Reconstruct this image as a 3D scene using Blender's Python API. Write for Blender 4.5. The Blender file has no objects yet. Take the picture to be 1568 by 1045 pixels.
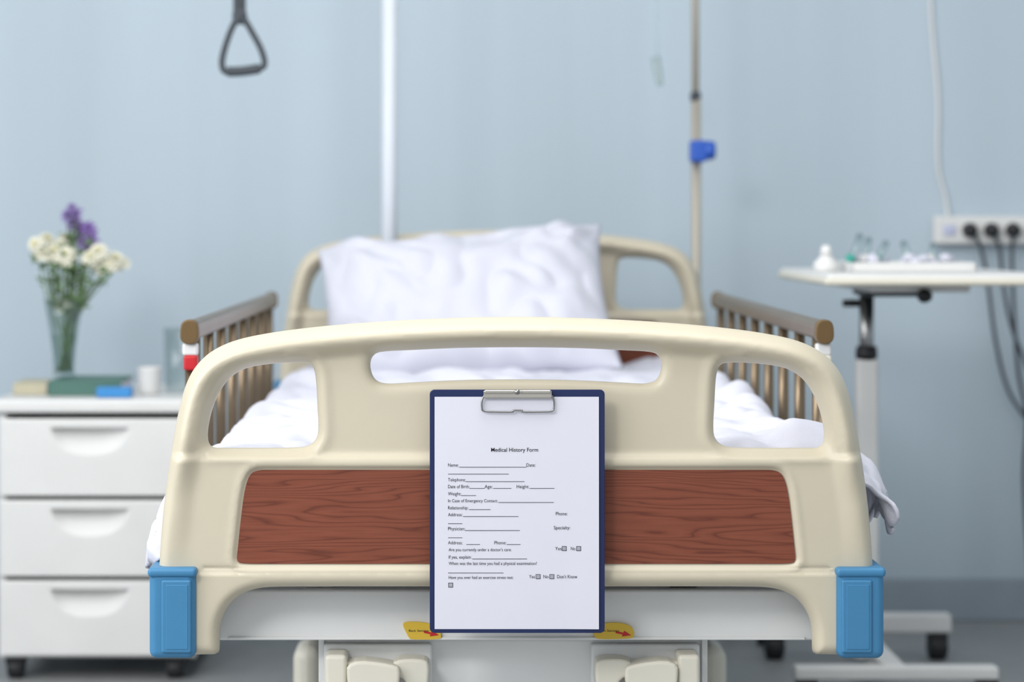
import bpy, bmesh, math, random
import numpy as np
from mathutils import Vector, Matrix, noise
from mathutils.geometry import delaunay_2d_cdt
random.seed(4)
scene = bpy.context.scene
COL = scene.collection
S = 1198.0           # image pixels per metre at the footboard plane
HC = 0.92            # eye height
CX = -0.065
CY = -3.09
F = 3702.0

def U(u, v):          # image pixel on the footboard plane -> metres (x, z)
    return ((u-790)/S, HC-(v-345)/S)
def M(u, v, y):       # image pixel -> world position at a chosen depth y
    d = y-CY
    return Vector((CX+(u-712)*d/F, y, HC-(v-345)*d/F))

# ------------------------------------------------------------ materials
def lin(c):
    c = c/255.0
    return c/12.92 if c <= 0.04045 else ((c+0.055)/1.055)**2.4
def L(rgb): return (lin(rgb[0]), lin(rgb[1]), lin(rgb[2]), 1)
def mat(name, rgb, rough=0.5, metal=0.0, var=0.04, nscale=12, bump=0.0, bscale=200, trans=0.0, stretch=(1,1,1), spec=0.5, sheen=0.0, coat=0.0, ior=1.45, alpha=1.0):
    m = bpy.data.materials.new(name); m.use_nodes = True
    nt = m.node_tree; b = nt.nodes['Principled BSDF']
    tc = nt.nodes.new('ShaderNodeTexCoord'); mp = nt.nodes.new('ShaderNodeMapping')
    mp.inputs['Scale'].default_value = stretch
    nt.links.new(tc.outputs['Object'], mp.inputs['Vector'])
    n = nt.nodes.new('ShaderNodeTexNoise'); n.inputs['Scale'].default_value = nscale; n.inputs['Detail'].default_value = 3
    nt.links.new(mp.outputs['Vector'], n.inputs['Vector'])
    r = nt.nodes.new('ShaderNodeValToRGB')
    c = L(rgb)
    r.color_ramp.elements[0].position = 0.3; r.color_ramp.elements[1].position = 0.7
    r.color_ramp.elements[0].color = tuple(max(0, x*(1-var)) for x in c[:3])+(1,)
    r.color_ramp.elements[1].color = tuple(min(1, x*(1+var)) for x in c[:3])+(1,)
    nt.links.new(n.outputs['Fac'], r.inputs['Fac']); nt.links.new(r.outputs['Color'], b.inputs['Base Color'])
    b.inputs['Roughness'].default_value = rough; b.inputs['Metallic'].default_value = metal
    b.inputs['Specular IOR Level'].default_value = spec
    b.inputs['Transmission Weight'].default_value = trans
    b.inputs['Coat Weight'].default_value = coat
    b.inputs['Sheen Weight'].default_value = sheen
    b.inputs['IOR'].default_value = ior
    b.inputs['Alpha'].default_value = alpha
    if bump > 0:
        n2 = nt.nodes.new('ShaderNodeTexNoise'); n2.inputs['Scale'].default_value = bscale; n2.inputs['Detail'].default_value = 4
        nt.links.new(mp.outputs['Vector'], n2.inputs['Vector'])
        bp = nt.nodes.new('ShaderNodeBump'); bp.inputs['Strength'].default_value = bump; bp.inputs['Distance'].default_value = 0.002
        nt.links.new(n2.outputs['Fac'], bp.inputs['Height']); nt.links.new(bp.outputs['Normal'], b.inputs['Normal'])
    return m

def clear_mat(name, tint, base=0.05, rim=0.35, rough=0.05):
    """thin clear glass / film: see-through in the middle, brighter reflections at grazing angles"""
    m = bpy.data.materials.new(name); m.use_nodes = True
    nt = m.node_tree; nt.nodes.remove(nt.nodes['Principled BSDF'])
    out = nt.nodes['Material Output']
    tr = nt.nodes.new('ShaderNodeBsdfTransparent'); gl = nt.nodes.new('ShaderNodeBsdfGlossy'); gl.inputs['Roughness'].default_value = rough
    n = nt.nodes.new('ShaderNodeTexNoise'); n.inputs['Scale'].default_value = 20
    r = nt.nodes.new('ShaderNodeValToRGB'); r.color_ramp.elements[0].color = tuple(x*.97 for x in L(tint)[:3])+(1,); r.color_ramp.elements[1].color = L(tint)
    nt.links.new(n.outputs['Fac'], r.inputs['Fac']); nt.links.new(r.outputs['Color'], tr.inputs['Color'])
    lw = nt.nodes.new('ShaderNodeLayerWeight'); lw.inputs['Blend'].default_value = 0.35
    mr = nt.nodes.new('ShaderNodeMapRange'); mr.inputs['To Min'].default_value = base; mr.inputs['To Max'].default_value = rim
    nt.links.new(lw.outputs['Facing'], mr.inputs['Value'])
    mx = nt.nodes.new('ShaderNodeMixShader')
    nt.links.new(mr.outputs['Result'], mx.inputs['Fac']); nt.links.new(tr.outputs[0], mx.inputs[1]); nt.links.new(gl.outputs[0], mx.inputs[2])
    nt.links.new(mx.outputs[0], out.inputs['Surface'])
    return m

def wood_mat():
    m = bpy.data.materials.new('wood_laminate'); m.use_nodes = True
    nt = m.node_tree; b = nt.nodes['Principled BSDF']
    tc = nt.nodes.new('ShaderNodeTexCoord')
    mp = nt.nodes.new('ShaderNodeMapping'); mp.inputs['Scale'].default_value = (0.85, 1, 10); mp.inputs['Rotation'].default_value = (0, 0.015, 0); mp.inputs['Location'].default_value = (0.35, 0, 0.4)
    nt.links.new(tc.outputs['Object'], mp.inputs['Vector'])
    w1 = nt.nodes.new('ShaderNodeTexNoise'); w1.inputs['Scale'].default_value = 1.9; w1.inputs['Detail'].default_value = 3.0; w1.inputs['Roughness'].default_value = 0.5; w1.inputs['Distortion'].default_value = 0.1
    nt.links.new(mp.outputs['Vector'], w1.inputs['Vector'])
    # nearly horizontal growth lines, bent by the noise
    sep = nt.nodes.new('ShaderNodeSeparateXYZ'); nt.links.new(tc.outputs['Object'], sep.inputs[0])
    mz = nt.nodes.new('ShaderNodeMath'); mz.operation = 'MULTIPLY'; mz.inputs[1].default_value = 105
    nt.links.new(sep.outputs['Z'], mz.inputs[0])
    mul = nt.nodes.new('ShaderNodeMath'); mul.operation = 'MULTIPLY_ADD'; mul.inputs[1].default_value = 18
    nt.links.new(w1.outputs['Fac'], mul.inputs[0]); nt.links.new(mz.outputs[0], mul.inputs[2])
    fr = nt.nodes.new('ShaderNodeMath'); fr.operation = 'FRACT'; nt.links.new(mul.outputs[0], fr.inputs[0])
    ramp = nt.nodes.new('ShaderNodeValToRGB'); e = ramp.color_ramp.elements
    e[0].position = 0.0; e[0].color = L((103, 53, 39)); e[1].position = 0.20; e[1].color = L((127, 69, 50))
    x = e.new(0.55); x.color = L((133, 74, 54)); x = e.new(0.90); x.color = L((126, 68, 49)); x = e.new(1.0); x.color = L((103, 53, 39))
    nt.links.new(fr.outputs[0], ramp.inputs['Fac'])
    mp2 = nt.nodes.new('ShaderNodeMapping'); mp2.inputs['Scale'].default_value = (9, 1, 330)
    nt.links.new(tc.outputs['Object'], mp2.inputs['Vector'])
    n2 = nt.nodes.new('ShaderNodeTexNoise'); n2.inputs['Scale'].default_value = 1.6; n2.inputs['Detail'].default_value = 3
    nt.links.new(mp2.outputs['Vector'], n2.inputs['Vector'])
    r2 = nt.nodes.new('ShaderNodeValToRGB'); r2.color_ramp.elements[0].position = .3; r2.color_ramp.elements[1].position = .75
    r2.color_ramp.elements[0].color = (.86, .86, .86, 1); r2.color_ramp.elements[1].color = (1.04, 1.04, 1.04, 1)
    nt.links.new(n2.outputs['Fac'], r2.inputs['Fac'])
    mx = nt.nodes.new('ShaderNodeMixRGB'); mx.blend_type = 'MULTIPLY'; mx.inputs['Fac'].default_value = 1
    nt.links.new(ramp.outputs['Color'], mx.inputs[1]); nt.links.new(r2.outputs['Color'], mx.inputs[2])
    nt.links.new(mx.outputs['Color'], b.inputs['Base Color'])
    b.inputs['Roughness'].default_value = 0.45; b.inputs['Specular IOR Level'].default_value = 0.35
    return m

BEIGE = mat('cream_plastic', (203, 194, 173), 0.36, var=0.015, bump=0.05, bscale=900)
WOOD = wood_mat()
BLUE = mat('blue_rubber', (64, 127, 170), 0.45, var=0.03)
NAVY = mat('navy_board', (25, 39, 84), 0.4, var=0.05)
PAPER = mat('paper', (217, 217, 228), 0.8, var=0.01, bump=0.05, bscale=30)
INK = mat('ink', (35, 35, 45), 0.8)
INKG = mat('checkbox_grey', (165, 165, 175), 0.8)
STEEL = mat('polished_steel', (205, 200, 190), 0.2, 1.0)
CHROME = mat('chrome', (150, 150, 150), 0.25, 1.0)
WHITEM = mat('white_enamel', (224, 225, 224), 0.4, var=0.02)
POLEW = mat('white_pole_enamel', (212, 218, 226), 0.4, var=0.02)
WHITEP = mat('white_plastic', (223, 223, 222), 0.4, var=0.02)
OFFW = mat('ivory_plastic', (218, 214, 200), 0.42, var=0.02)
LINEN = mat('white_linen', (206, 207, 219), 0.9, var=0.01, bump=0.25, bscale=350, spec=0.2)
BRONZE = mat('bronze_rail', (126, 110, 90), 0.32, 0.75, var=0.08)
BRONZED = mat('bronze_cap', (108, 86, 54), 0.45, 0.3)
DARK = mat('black_rubber', (32, 33, 36), 0.5)
DGREY = mat('dark_grey_plastic', (62, 68, 74), 0.5)
SWITCH = mat('switch_lilac', (190, 196, 222), 0.4)
YEL = mat('yellow_label', (218, 182, 60), 0.4)
RED = mat('red_plastic', (190, 32, 40), 0.4)
GREENB = mat('green_cover', (76, 114, 104), 0.6)
CREAMB = mat('cream_cover', (186, 180, 156), 0.7)
BLUEBOX = mat('blue_cover', (60, 140, 205), 0.5)
BLUEC = mat('blue_clamp_plastic', (48, 92, 186), 0.4)
GREENL = mat('leaf_green', (104, 130, 90), 0.6, var=0.25, nscale=40)
PETALW = mat('cream_petals', (232, 230, 212), 0.7, var=0.04)
PETALY = mat('yellow_centre', (214, 206, 130), 0.7)
PETALP = mat('purple_petals', (138, 112, 176), 0.7, var=0.15, nscale=60)
GLASS = clear_mat('clear_glass', (246, 250, 250), 0.04, 0.40)
WATER = clear_mat('vase_water', (240, 246, 242), 0.02, 0.10)
CLEARP = clear_mat('clear_plastic', (232, 242, 242), 0.12, 0.5, 0.2)
TEAL = mat('teal_plastic', (60, 165, 150), 0.4)
POLE = mat('silver_pole', (182, 175, 163), 0.4, 0.3)
WALL = mat('wall_paint_blue', (184, 199, 210), 0.5, var=0.06, nscale=1.5, stretch=(2.4, 1, 0.12), bump=0.08, bscale=60)  # vertical streaks in the colour stand in for uneven light on the wall
WALLS = mat('side_wall_paint', (204, 213, 219), 0.6, var=0.02)
FLOOR = mat('vinyl_floor', (150, 152, 153), 0.45, var=0.06, nscale=25)
CEIL = mat('ceiling_paint', (238, 238, 235), 0.8, var=0.01)
BASEB = mat('baseboard_vinyl', (150, 162, 173), 0.5, var=0.03)

# ------------------------------------------------------------ helpers
def empty(name, loc=(0, 0, 0)):
    e = bpy.data.objects.new(name, None); e.location = loc; COL.objects.link(e); e.empty_display_size = 0.05
    return e
def par(o, p):
    if p is not None:
        o.parent = p; o.matrix_parent_inverse = Matrix.Translation(p.location).inverted()
    return o
def mk(name, verts, faces, m, parent=None, smooth=True):
    me = bpy.data.meshes.new(name); me.from_pydata([tuple(v) for v in verts], [], faces); me.update()
    if smooth: me.polygons.foreach_set('use_smooth', [True]*len(me.polygons))
    me.materials.append(m)
    o = bpy.data.objects.new(name, me); COL.objects.link(o)
    return par(o, parent)
def bm_obj(name, bm, m, parent=None, smooth=False):
    me = bpy.data.meshes.new(name); bmesh.ops.recalc_face_normals(bm, faces=bm.faces); bm.to_mesh(me); bm.free()
    if smooth: me.polygons.foreach_set('use_smooth', [True]*len(me.polygons))
    me.materials.append(m); o = bpy.data.objects.new(name, me); COL.objects.link(o)
    return par(o, parent)
def box(name, lo, hi, m, parent=None, bev=0.003, seg=3, rot=None):
    bm = bmesh.new(); bmesh.ops.create_cube(bm, size=1)
    c = (Vector(lo)+Vector(hi))/2; s = Vector(hi)-Vector(lo)
    for v in bm.verts: v.co = Vector((v.co.x*s.x, v.co.y*s.y, v.co.z*s.z))
    b = min(bev, min(s)*0.49)
    if b > 0: bmesh.ops.bevel(bm, geom=bm.edges[:], offset=b, segments=seg, profile=0.5, affect='EDGES')
    if rot is not None: bmesh.ops.rotate(bm, verts=bm.verts, cent=(0, 0, 0), matrix=rot)
    bmesh.ops.translate(bm, verts=bm.verts, vec=c)
    o = bm_obj(name, bm, m, parent, b > 0)
    if b > 0:
        wn = o.modifiers.new('wn', 'WEIGHTED_NORMAL'); wn.keep_sharp = True
    return o
def tube(name, pts, r, m, parent=None, smooth_path=True, seg=12):
    pts = [Vector(p) for p in pts]
    if smooth_path and len(pts) > 2:
        out = []
        P = [pts[0]]+pts+[pts[-1]]
        for i in range(1, len(P)-2):
            for k in range(8):
                t = k/8
                a, b, c, d = P[i-1], P[i], P[i+1], P[i+2]
                out.append(0.5*((2*b)+(c-a)*t+(2*a-5*b+4*c-d)*t*t+(3*b-a-3*c+d)*t**3))
        out.append(pts[-1]); pts = out
    rs = r if isinstance(r, (list, tuple)) else [r]*len(pts)
    if len(rs) != len(pts):
        rs = [rs[0]+(rs[-1]-rs[0])*i/(len(pts)-1) for i in range(len(pts))]
    verts = []; faces = []; n = len(pts); up = None
    for i, p in enumerate(pts):
        t = (pts[min(i+1, n-1)]-pts[max(i-1, 0)]).normalized()
        if up is None:
            up = Vector((0, 0, 1)) if abs(t.z) < 0.9 else Vector((1, 0, 0))
        a = (up-t*up.dot(t)).normalized(); b = t.cross(a); up = a
        for k in range(seg):
            an = 2*math.pi*k/seg
            verts.append(p+(a*math.cos(an)+b*math.sin(an))*rs[i])
    for i in range(n-1):
        for k in range(seg):
            k2 = (k+1) % seg
            faces.append((i*seg+k, i*seg+k2, (i+1)*seg+k2, (i+1)*seg+k))
    faces.append(tuple(range(seg))[::-1]); faces.append(tuple((n-1)*seg+k for k in range(seg)))
    o = mk(name, verts, faces, m, parent)
    return o
def lathe(name, prof, loc, m, parent=None, seg=32, axis='Z'):
    verts = []; faces = []
    for (r, z) in prof:
        for k in range(seg):
            a = 2*math.pi*k/seg
            p = Vector((r*math.cos(a), r*math.sin(a), z))
            if axis == 'X': p = Vector((p.z, p.x, p.y))
            if axis == 'Y': p = Vector((p.x, p.z, p.y))
            verts.append(p+Vector(loc))
    for i in range(len(prof)-1):
        for k in range(seg):
            k2 = (k+1) % seg
            faces.append((i*seg+k, i*seg+k2, (i+1)*seg+k2, (i+1)*seg+k))
    bm = bmesh.new(); me = bpy.data.meshes.new('t'); me.from_pydata([tuple(v) for v in verts], [], faces); bm.from_mesh(me)
    bmesh.ops.remove_doubles(bm, verts=bm.verts, dist=1e-5)
    o = bm_obj(name, bm, m, parent, True)
    return o
def prism(name, poly, y0, y1, m, parent=None, bev=0.0, seg=2):
    """poly: list of (x,z); extruded from y0 (front) to y1"""
    bm = bmesh.new()
    vs = [bm.verts.new((p[0], y0, p[1])) for p in poly]
    f = bm.faces.new(vs)
    r = bmesh.ops.extrude_face_region(bm, geom=[f])
    ev = [g for g in r['geom'] if isinstance(g, bmesh.types.BMVert)]
    bmesh.ops.translate(bm, verts=ev, vec=(0, y1-y0, 0))
    if bev > 0:
        ed = [e for e in bm.edges if abs(e.verts[0].co.y-e.verts[1].co.y) < 1e-6]
        bmesh.ops.bevel(bm, geom=ed, offset=bev, segments=seg, profile=0.5, affect='EDGES')
    o = bm_obj(name, bm, m, parent, False)
    return o
def chaikin(p, it=3, closed=True):
    for _ in range(it):
        q = []; n = len(p)
        for i in range(n if closed else n-1):
            a = p[i]; b = p[(i+1) % n]
            q.append((a[0]*.75+b[0]*.25, a[1]*.75+b[1]*.25)); q.append((a[0]*.25+b[0]*.75, a[1]*.25+b[1]*.75))
        p = q
    return p
def resample(p, step):
    P = np.array(p+[p[0]]); seg = np.linalg.norm(np.diff(P, axis=0), axis=1); cum = np.concatenate([[0], np.cumsum(seg)])
    n = max(8, int(cum[-1]/step)); t = np.linspace(0, cum[-1], n, endpoint=False)
    return np.stack([np.interp(t, cum, P[:, 0]), np.interp(t, cum, P[:, 1])], 1)
def dist_poly(pts, poly):
    a = poly; b = np.roll(poly, -1, axis=0); out = np.full(len(pts), 1e9)
    ab = b-a; l2 = (ab**2).sum(1)+1e-18
    for s in range(0, len(pts), 2000):
        p = pts[s:s+2000]
        ap = p[:, None, :]-a[None]
        t = np.clip((ap*ab[None]).sum(2)/l2, 0, 1)
        d = ap-t[..., None]*ab[None]
        out[s:s+2000] = np.sqrt((d**2).sum(2).min(1))
    return out
def inside(pts, poly):
    x = pts[:, 0]; y = pts[:, 1]; c = np.zeros(len(pts), bool); n = len(poly)
    for i in range(n):
        x1, y1 = poly[i]; x2, y2 = poly[(i+1) % n]
        if y1 == y2: continue
        cond = ((y1 > y) != (y2 > y)) & (x < (x2-x1)*(y-y1)/(y2-y1)+x1)
        c ^= cond
    return c
def sstep(a, b, x):
    t = np.clip((x-a)/(b-a), 0, 1); return t*t*(3-2*t)
def mirror_half(h):
    out = list(h)
    for (u, v) in reversed(h):
        if abs(u-790) > 0.5: out.append((1580-u, v))
    return out
def mirx(h): return [(1580-u, v) for u, v in reversed(h)]

# ------------------------------------------------------------ end board mesh
outer_h = [(790, 485), (720, 486), (620, 490), (520, 497), (450, 504.5), (400, 512), (360, 521), (330, 534), (309, 550), (292, 572), (280, 602), (270, 647), (262, 695), (254, 750), (248, 805), (244, 865), (242, 930), (242, 985), (243, 1001), (255, 1002), (325, 1002), (336, 1001), (337, 990), (337, 962), (342, 942), (354, 922), (372, 908), (397, 900), (430, 898), (600, 898), (790, 898)]
holeL = [(372, 565), (400, 559), (430, 556), (460, 555), (478, 557), (484, 575), (486, 620), (488, 655), (486, 672), (474, 683), (455, 686), (345, 686), (326, 686), (319, 678), (318, 660), (324, 630), (335, 602), (350, 580)]
mid_h = [(790, 532), (700, 533), (620, 537), (592, 538), (574, 541), (567, 553), (568, 570), (576, 584), (592, 588), (612, 587), (700, 582), (790, 581)]
wood_h = [(790, 718), (420, 718), (397, 718), (384, 724), (376, 750), (370, 800), (366, 840), (364, 857), (372, 861), (430, 861), (790, 861)]
def conv(pl): return [U(u, v) for u, v in pl]
STEP = 0.004
OUT = resample(chaikin(conv(mirror_half(outer_h))), STEP)
HL = resample(chaikin(conv(holeL)), STEP)
HR = resample(chaikin(conv(mirx(holeL))), STEP)
HM = resample(chaikin(conv(mirror_half(mid_h))), STEP)
WD = resample(chaikin(conv(mirror_half(wood_h))), STEP)
zv = lambda v: HC-(v-345)/S

def build_board_mesh():
    loops = [OUT, HL, HR, HM]
    verts = []; edges = []
    for lp in loops:
        s = len(verts)
        verts += [tuple(p) for p in lp]
        edges += [(s+i, s+(i+1) % len(lp)) for i in range(len(lp))]
    cand = []
    def rings(lp, offs):
        nx = np.roll(lp, -1, 0)-np.roll(lp, 1, 0); nx /= np.linalg.norm(nx, axis=1)[:, None]+1e-12
        nrm = np.stack([-nx[:, 1], nx[:, 0]], 1)
        for o in offs:
            cand.append((lp+nrm*o, abs(o))); cand.append((lp-nrm*o, abs(o)))
    offs = [0.0007, 0.0022, 0.0045, 0.0075, 0.011, 0.015]
    for lp in loops: rings(lp, offs)
    def dall(p): return np.min([dist_poly(p, l) for l in loops], axis=0)
    def ins(p): return inside(p, OUT) & ~inside(p, HL) & ~inside(p, HR) & ~inside(p, HM)
    keep = []
    for pts, o in cand:
        d = dall(pts); ok = ins(pts) & (d > o*0.93)
        keep.append(pts[ok])
    cand = []
    rings(WD, [0.0012, 0.003, 0.005, 0.007])
    wk = []
    for pts, o in cand:
        d = dall(pts); ok = ins(pts) & (d > 0.017) & (dist_poly(pts, WD) > o*.93)
        wk.append(pts[ok])
    gx = np.arange(OUT[:, 0].min(), OUT[:, 0].max(), 0.0045)
    gz = np.arange(OUT[:, 1].min(), OUT[:, 1].max(), 0.0039)
    G = np.array([(x+(0.00225 if j % 2 else 0), z) for j, z in enumerate(gz) for x in gx])
    G = G[ins(G)]; d = dall(G); G = G[(d > 0.0175)]
    dw = dist_poly(G, WD); G = G[dw > 0.009]
    inw = inside(G, WD); G = G[~inw | (np.arange(len(G)) % 9 == 0)]
    # extra rows for the groove
    gxx = np.arange(-0.42, 0.42, 0.004)
    GR = np.array([(x, zv(v)) for v in (864, 865.7, 867.4, 869.1, 871, 873.2, 875.5, 878) for x in gxx])
    d = dall(GR); GR = GR[ins(GR) & (d > 0.0175)]
    keep += wk; keep.append(GR); keep.append(G)
    P = np.concatenate(keep)
    seen = set(); pp = []
    for p in P:
        k = (round(p[0]/0.0007), round(p[1]/0.0007))
        if k in seen: continue
        seen.add(k); pp.append((float(p[0]), float(p[1])))
    verts += pp
    res = delaunay_2d_cdt([Vector(v) for v in verts], edges, [], 0, 1e-7)
    V = np.array([tuple(v) for v in res[0]]); T = np.array([f for f in res[2] if len(f) == 3])
    cen = V[T].mean(1); T = T[ins(cen)]
    d = dall(V); do = dist_poly(V, OUT)
    onb = d < 1e-5
    x = V[:, 0]; z = V[:, 1]
    upper = sstep(zv(770), zv(660), z)
    h = 0.011+0.009*(1-sstep(zv(703), zv(691), z))
    hump = 0.5*(1+np.cos(np.pi*np.clip((do-0.019)/0.025, -1, 1)))
    side = sstep(zv(900), zv(760), z)
    h = h+hump*(0.023*upper+0.006*(1-upper)*side)
    h = h+0.003*(1-sstep(zv(878), zv(873), z))
    groove = np.exp(-((z-zv(867))/0.0022)**2)*(np.abs(x) < 0.40)
    h = h-0.0018*groove
    sdw = dist_poly(V, WD)*np.where(inside(V, WD), -1, 1)
    h = h-0.0045*(1-sstep(0.0008, 0.0058, sdw))
    h = h+0.0016*np.exp(-((sdw-0.009)/0.003)**2)
    dh = np.min([dist_poly(V, q) for q in (HL, HR)], axis=0)
    h = h+0.003*np.exp(-((dh-0.010)/0.008)**2)*(do > 0.03)
    rr = 0.0145
    q = np.clip(d/rr, 0, 1); e = np.sqrt(np.clip(1-(1-q)**2, 0, 1))
    e = np.where(onb, 0, e)
    hf = h*e; hb = h*e*0.75
    n = len(V)
    co = [(x[i], -hf[i], z[i]) for i in range(n)]
    back = {}
    for i in range(n):
        if onb[i]: back[i] = i
        else: back[i] = len(co); co.append((x[i], hb[i], z[i]))
    faces = []
    for a, b, c in T:
        a, b, c = int(a), int(b), int(c)
        ar = (V[b][0]-V[a][0])*(V[c][1]-V[a][1])-(V[c][0]-V[a][0])*(V[b][1]-V[a][1])
        if ar < 0: b, c = c, b
        faces.append((a, b, c)); faces.append((back[a], back[c], back[b]))
    me = bpy.data.meshes.new('end_board'); me.from_pydata(co, [], faces); me.update()
    me.polygons.foreach_set('use_smooth', [True]*len(me.polygons)); me.materials.append(BEIGE)
    return me

bed = empty('hospital_bed', (0, 1.0, 0))
board = build_board_mesh()
for nm, y, dz in (('footboard', 0, 0), ('headboard', 2.0, 0.107)):
    o = bpy.data.objects.new(nm, board); COL.objects.link(o); o.location = (0, y, dz); par(o, bed)
    w = prism(nm+'_wood_panel', [tuple(p) for p in WD], -0.0172, -0.010, WOOD, None)
    w.location = (0, y, dz); par(w, bed)

# blue corner bumpers
def bumper(nm, u0, u1, y, dz, sgn):
    x0, x1 = (u0-790)/S, (u1-790)/S
    z0, z1 = zv(1003)+dz, zv(868)+dz
    box(nm+'_body', (x0+0.001, y-0.034, z0), (x1-0.001, y+0.05, z1), BLUE, bed, 0.010, 5)
    box(nm+'_cap', (x0-0.0005, y-0.037, z1-0.009), (x1+0.0005, y+0.052, z1+0.003), BLUE, bed, 0.005, 4)
    ix0, ix1 = (x0+0.017, x1-0.006) if sgn < 0 else (x0+0.006, x1-0.017)
    box(nm+'_pad', (ix0, y-0.0372, z0+0.008), (ix1, y-0.02, z1-0.012), BLUE, bed, 0.003, 4)
    jx0, jx1 = (ix0+0.006, ix1-0.004)
    box(nm+'_inner_pad', (jx0, y-0.0380, z0+0.013), (jx1, y-0.03, z1-0.018), BLUE, bed, 0.0008, 3)
for nm, y, dz in (('foot_bumper', 0, 0), ('head_bumper', 2.0, 0.107)):
    bumper(nm+'_left', 232, 305, y, dz, -1); bumper(nm+'_right', 1275, 1349, y, dz, 1)

# ------------------------------------------------------------ frame
box('foot_crossbar', (-0.385, 0.045, 0.381), (0.388, 0.10, 0.447), WHITEM, bed, 0.004, 4)
box('crossbar_lip', (-0.372, 0.0415, 0.382), (0.376, 0.05, 0.386), WHITEM, bed, 0.0015)
box('head_crossbar', (-0.385, 1.90, 0.388), (0.388, 1.955, 0.451), WHITEM, bed, 0.008, 4)
for s in (-1, 1):
    box('side_beam_%s' % ('left' if s < 0 else 'right'), (s*0.40-0.02, 0.10, 0.40), (s*0.40+0.02, 1.90, 0.46), WHITEM, bed, 0.006)
for i in range(9):
    y = 0.16+i*0.21
    box('deck_slat_%d' % i, (-0.38, y, 0.462), (0.38, y+0.1, 0.478), DGREY, bed, 0.003)
box('bracket_left', (-0.275, 0.06, 0.447), (-0.235, 0.12, 0.475), WHITEM, bed, 0.004)
box('bracket_right', (0.20, 0.06, 0.447), (0.24, 0.12, 0.475), CHROME, bed, 0.004)
box('lower_housing', (-0.255, 0.085, 0.19), (0.251, 0.16, 0.378), WHITEM, bed, 0.006, 4)
box('housing_rim_left', (-0.257, 0.078, 0.19), (-0.249, 0.10, 0.378), WHITEM, bed, 0.002)
box('housing_rim_right', (0.245, 0.078, 0.19), (0.253, 0.10, 0.378), WHITEM, bed, 0.002)
box('under_beam', (-0.16, 0.16, 0.22), (0.16, 1.80, 0.30), WHITEM, bed, 0.01)
box('caster_beam_foot', (-0.33, 0.87, 0.135), (0.35, 0.92, 0.185), WHITEM, bed, 0.01)
box('caster_beam_head', (-0.33, 1.73, 0.135), (0.35, 1.78, 0.185), WHITEM, bed, 0.01)
box('lift_column_foot', (-0.1, 0.86, 0.15), (0.1, 0.93, 0.45), WHITEM, bed, 0.01)
box('lift_column_head', (-0.1, 1.72, 0.15), (0.1, 1.79, 0.45), WHITEM, bed, 0.01)
def caster(p, r, w, m, parent, nm, hub=None):
    x, y = p
    lathe(nm+'_tyre', [(r*0.45, -w/2), (r*0.9, -w/2), (r, -w/3), (r, w/3), (r*0.9, w/2), (r*0.45, w/2)], (x, y, r), DARK, parent, 28, 'X')
    lathe(nm+'_hub', [(0.0005, -w*0.62), (r*0.5, -w*0.6), (r*0.72, -w*0.52), (r*0.72, w*0.52), (r*0.5, w*0.6), (0.0005, w*0.62)], (x, y, r), m, parent, 28, 'X')
for i, (x, y) in enumerate(((-0.322, 0.9), (0.339, 0.9), (-0.322, 1.755), (0.339, 1.755))):
    caster((x, y), 0.065, 0.034, OFFW, bed, 'caster_%d' % i)
    box('caster_cover_%d' % i, (x-0.024, y-0.05, 0.085), (x+0.024, y+0.06, 0.232), OFFW, bed, 0.023, 5)

# folded crank handles
for s, nm in ((-1, 'crank_left'), (1, 'crank_right')):
    def X(a): return s*a+(-0.004)
    def bx(n, a, b, y0, y1, z0, z1, m, bev):
        x0, x1 = sorted((X(a), X(b)))
        box(nm+n, (x0, y0, z0), (x1, y1, z1), m, bed, bev, 4)
    bx('_plate', 0.246, 0.104, 0.070, 0.088, 0.28, 0.372, WHITEM, 0.004)
    bx('_hub', 0.242, 0.213, 0.022, 0.075, 0.326, 0.366, OFFW, 0.006)
    bx('_stem', 0.218, 0.200, 0.030, 0.06, 0.335, 0.356, OFFW, 0.004)
    pts = [(X(0.213), 0.362), (X(0.150), 0.355), (X(0.143), 0.346), (X(0.150), 0.305), (X(0.205), 0.308), (X(0.213), 0.330)]
    prism(nm+'_grip', chaikin(pts, 2), 0.016, 0.058, OFFW, bed, 0.004, 3)
    pts = [(X(0.155), 0.359), (X(0.112), 0.360), (X(0.106), 0.350), (X(0.110), 0.315), (X(0.122), 0.296), (X(0.140), 0.296), (X(0.134), 0.330), (X(0.155), 0.340)]
    prism(nm+'_arm', chaikin(pts, 2), 0.030, 0.070, OFFW, bed, 0.004, 3)

# yellow labels with red arrows
def label(u0, u1, v0, v1, flip, nm):
    y = 0.0405
    pts = [(0, .15), (.08, 0), (.45, 0), (.75, .12), (.93, .38), (1, .75), (.98, 1), (.25, 1), (.18, .95), (.1, .6)]
    if flip: pts = [(0, .3), (.15, .12), (.4, 0), (.7, .02), (.92, .2), (1, .5), (1, .8), (.95, .95), (.1, 1), (.02, .8)]
    P = [M(u0+(u1-u0)*a, v0+(v1-v0)*b, y) for a, b in pts]
    prism(nm, chaikin([(q.x, q.z) for q in P], 2), y, y+0.0046, YEL, bed)
    a = [(.55, .50), (.74, .60), (.76, .48), (.93, .75), (.70, .82), (.72, .70), (.55, .62)]
    P = [M(u0+(u1-u0)*q, v0+(v1-v0)*b, y-.0005) for q, b in a]
    prism(nm+'_arrow', [(p.x, p.z) for p in P], y-0.0005, y+0.001, RED, bed)
label(616, 676, 953, 980, False, 'caution_label_left')
label(908, 971, 954, 980, True, 'caution_label_right')

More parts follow.
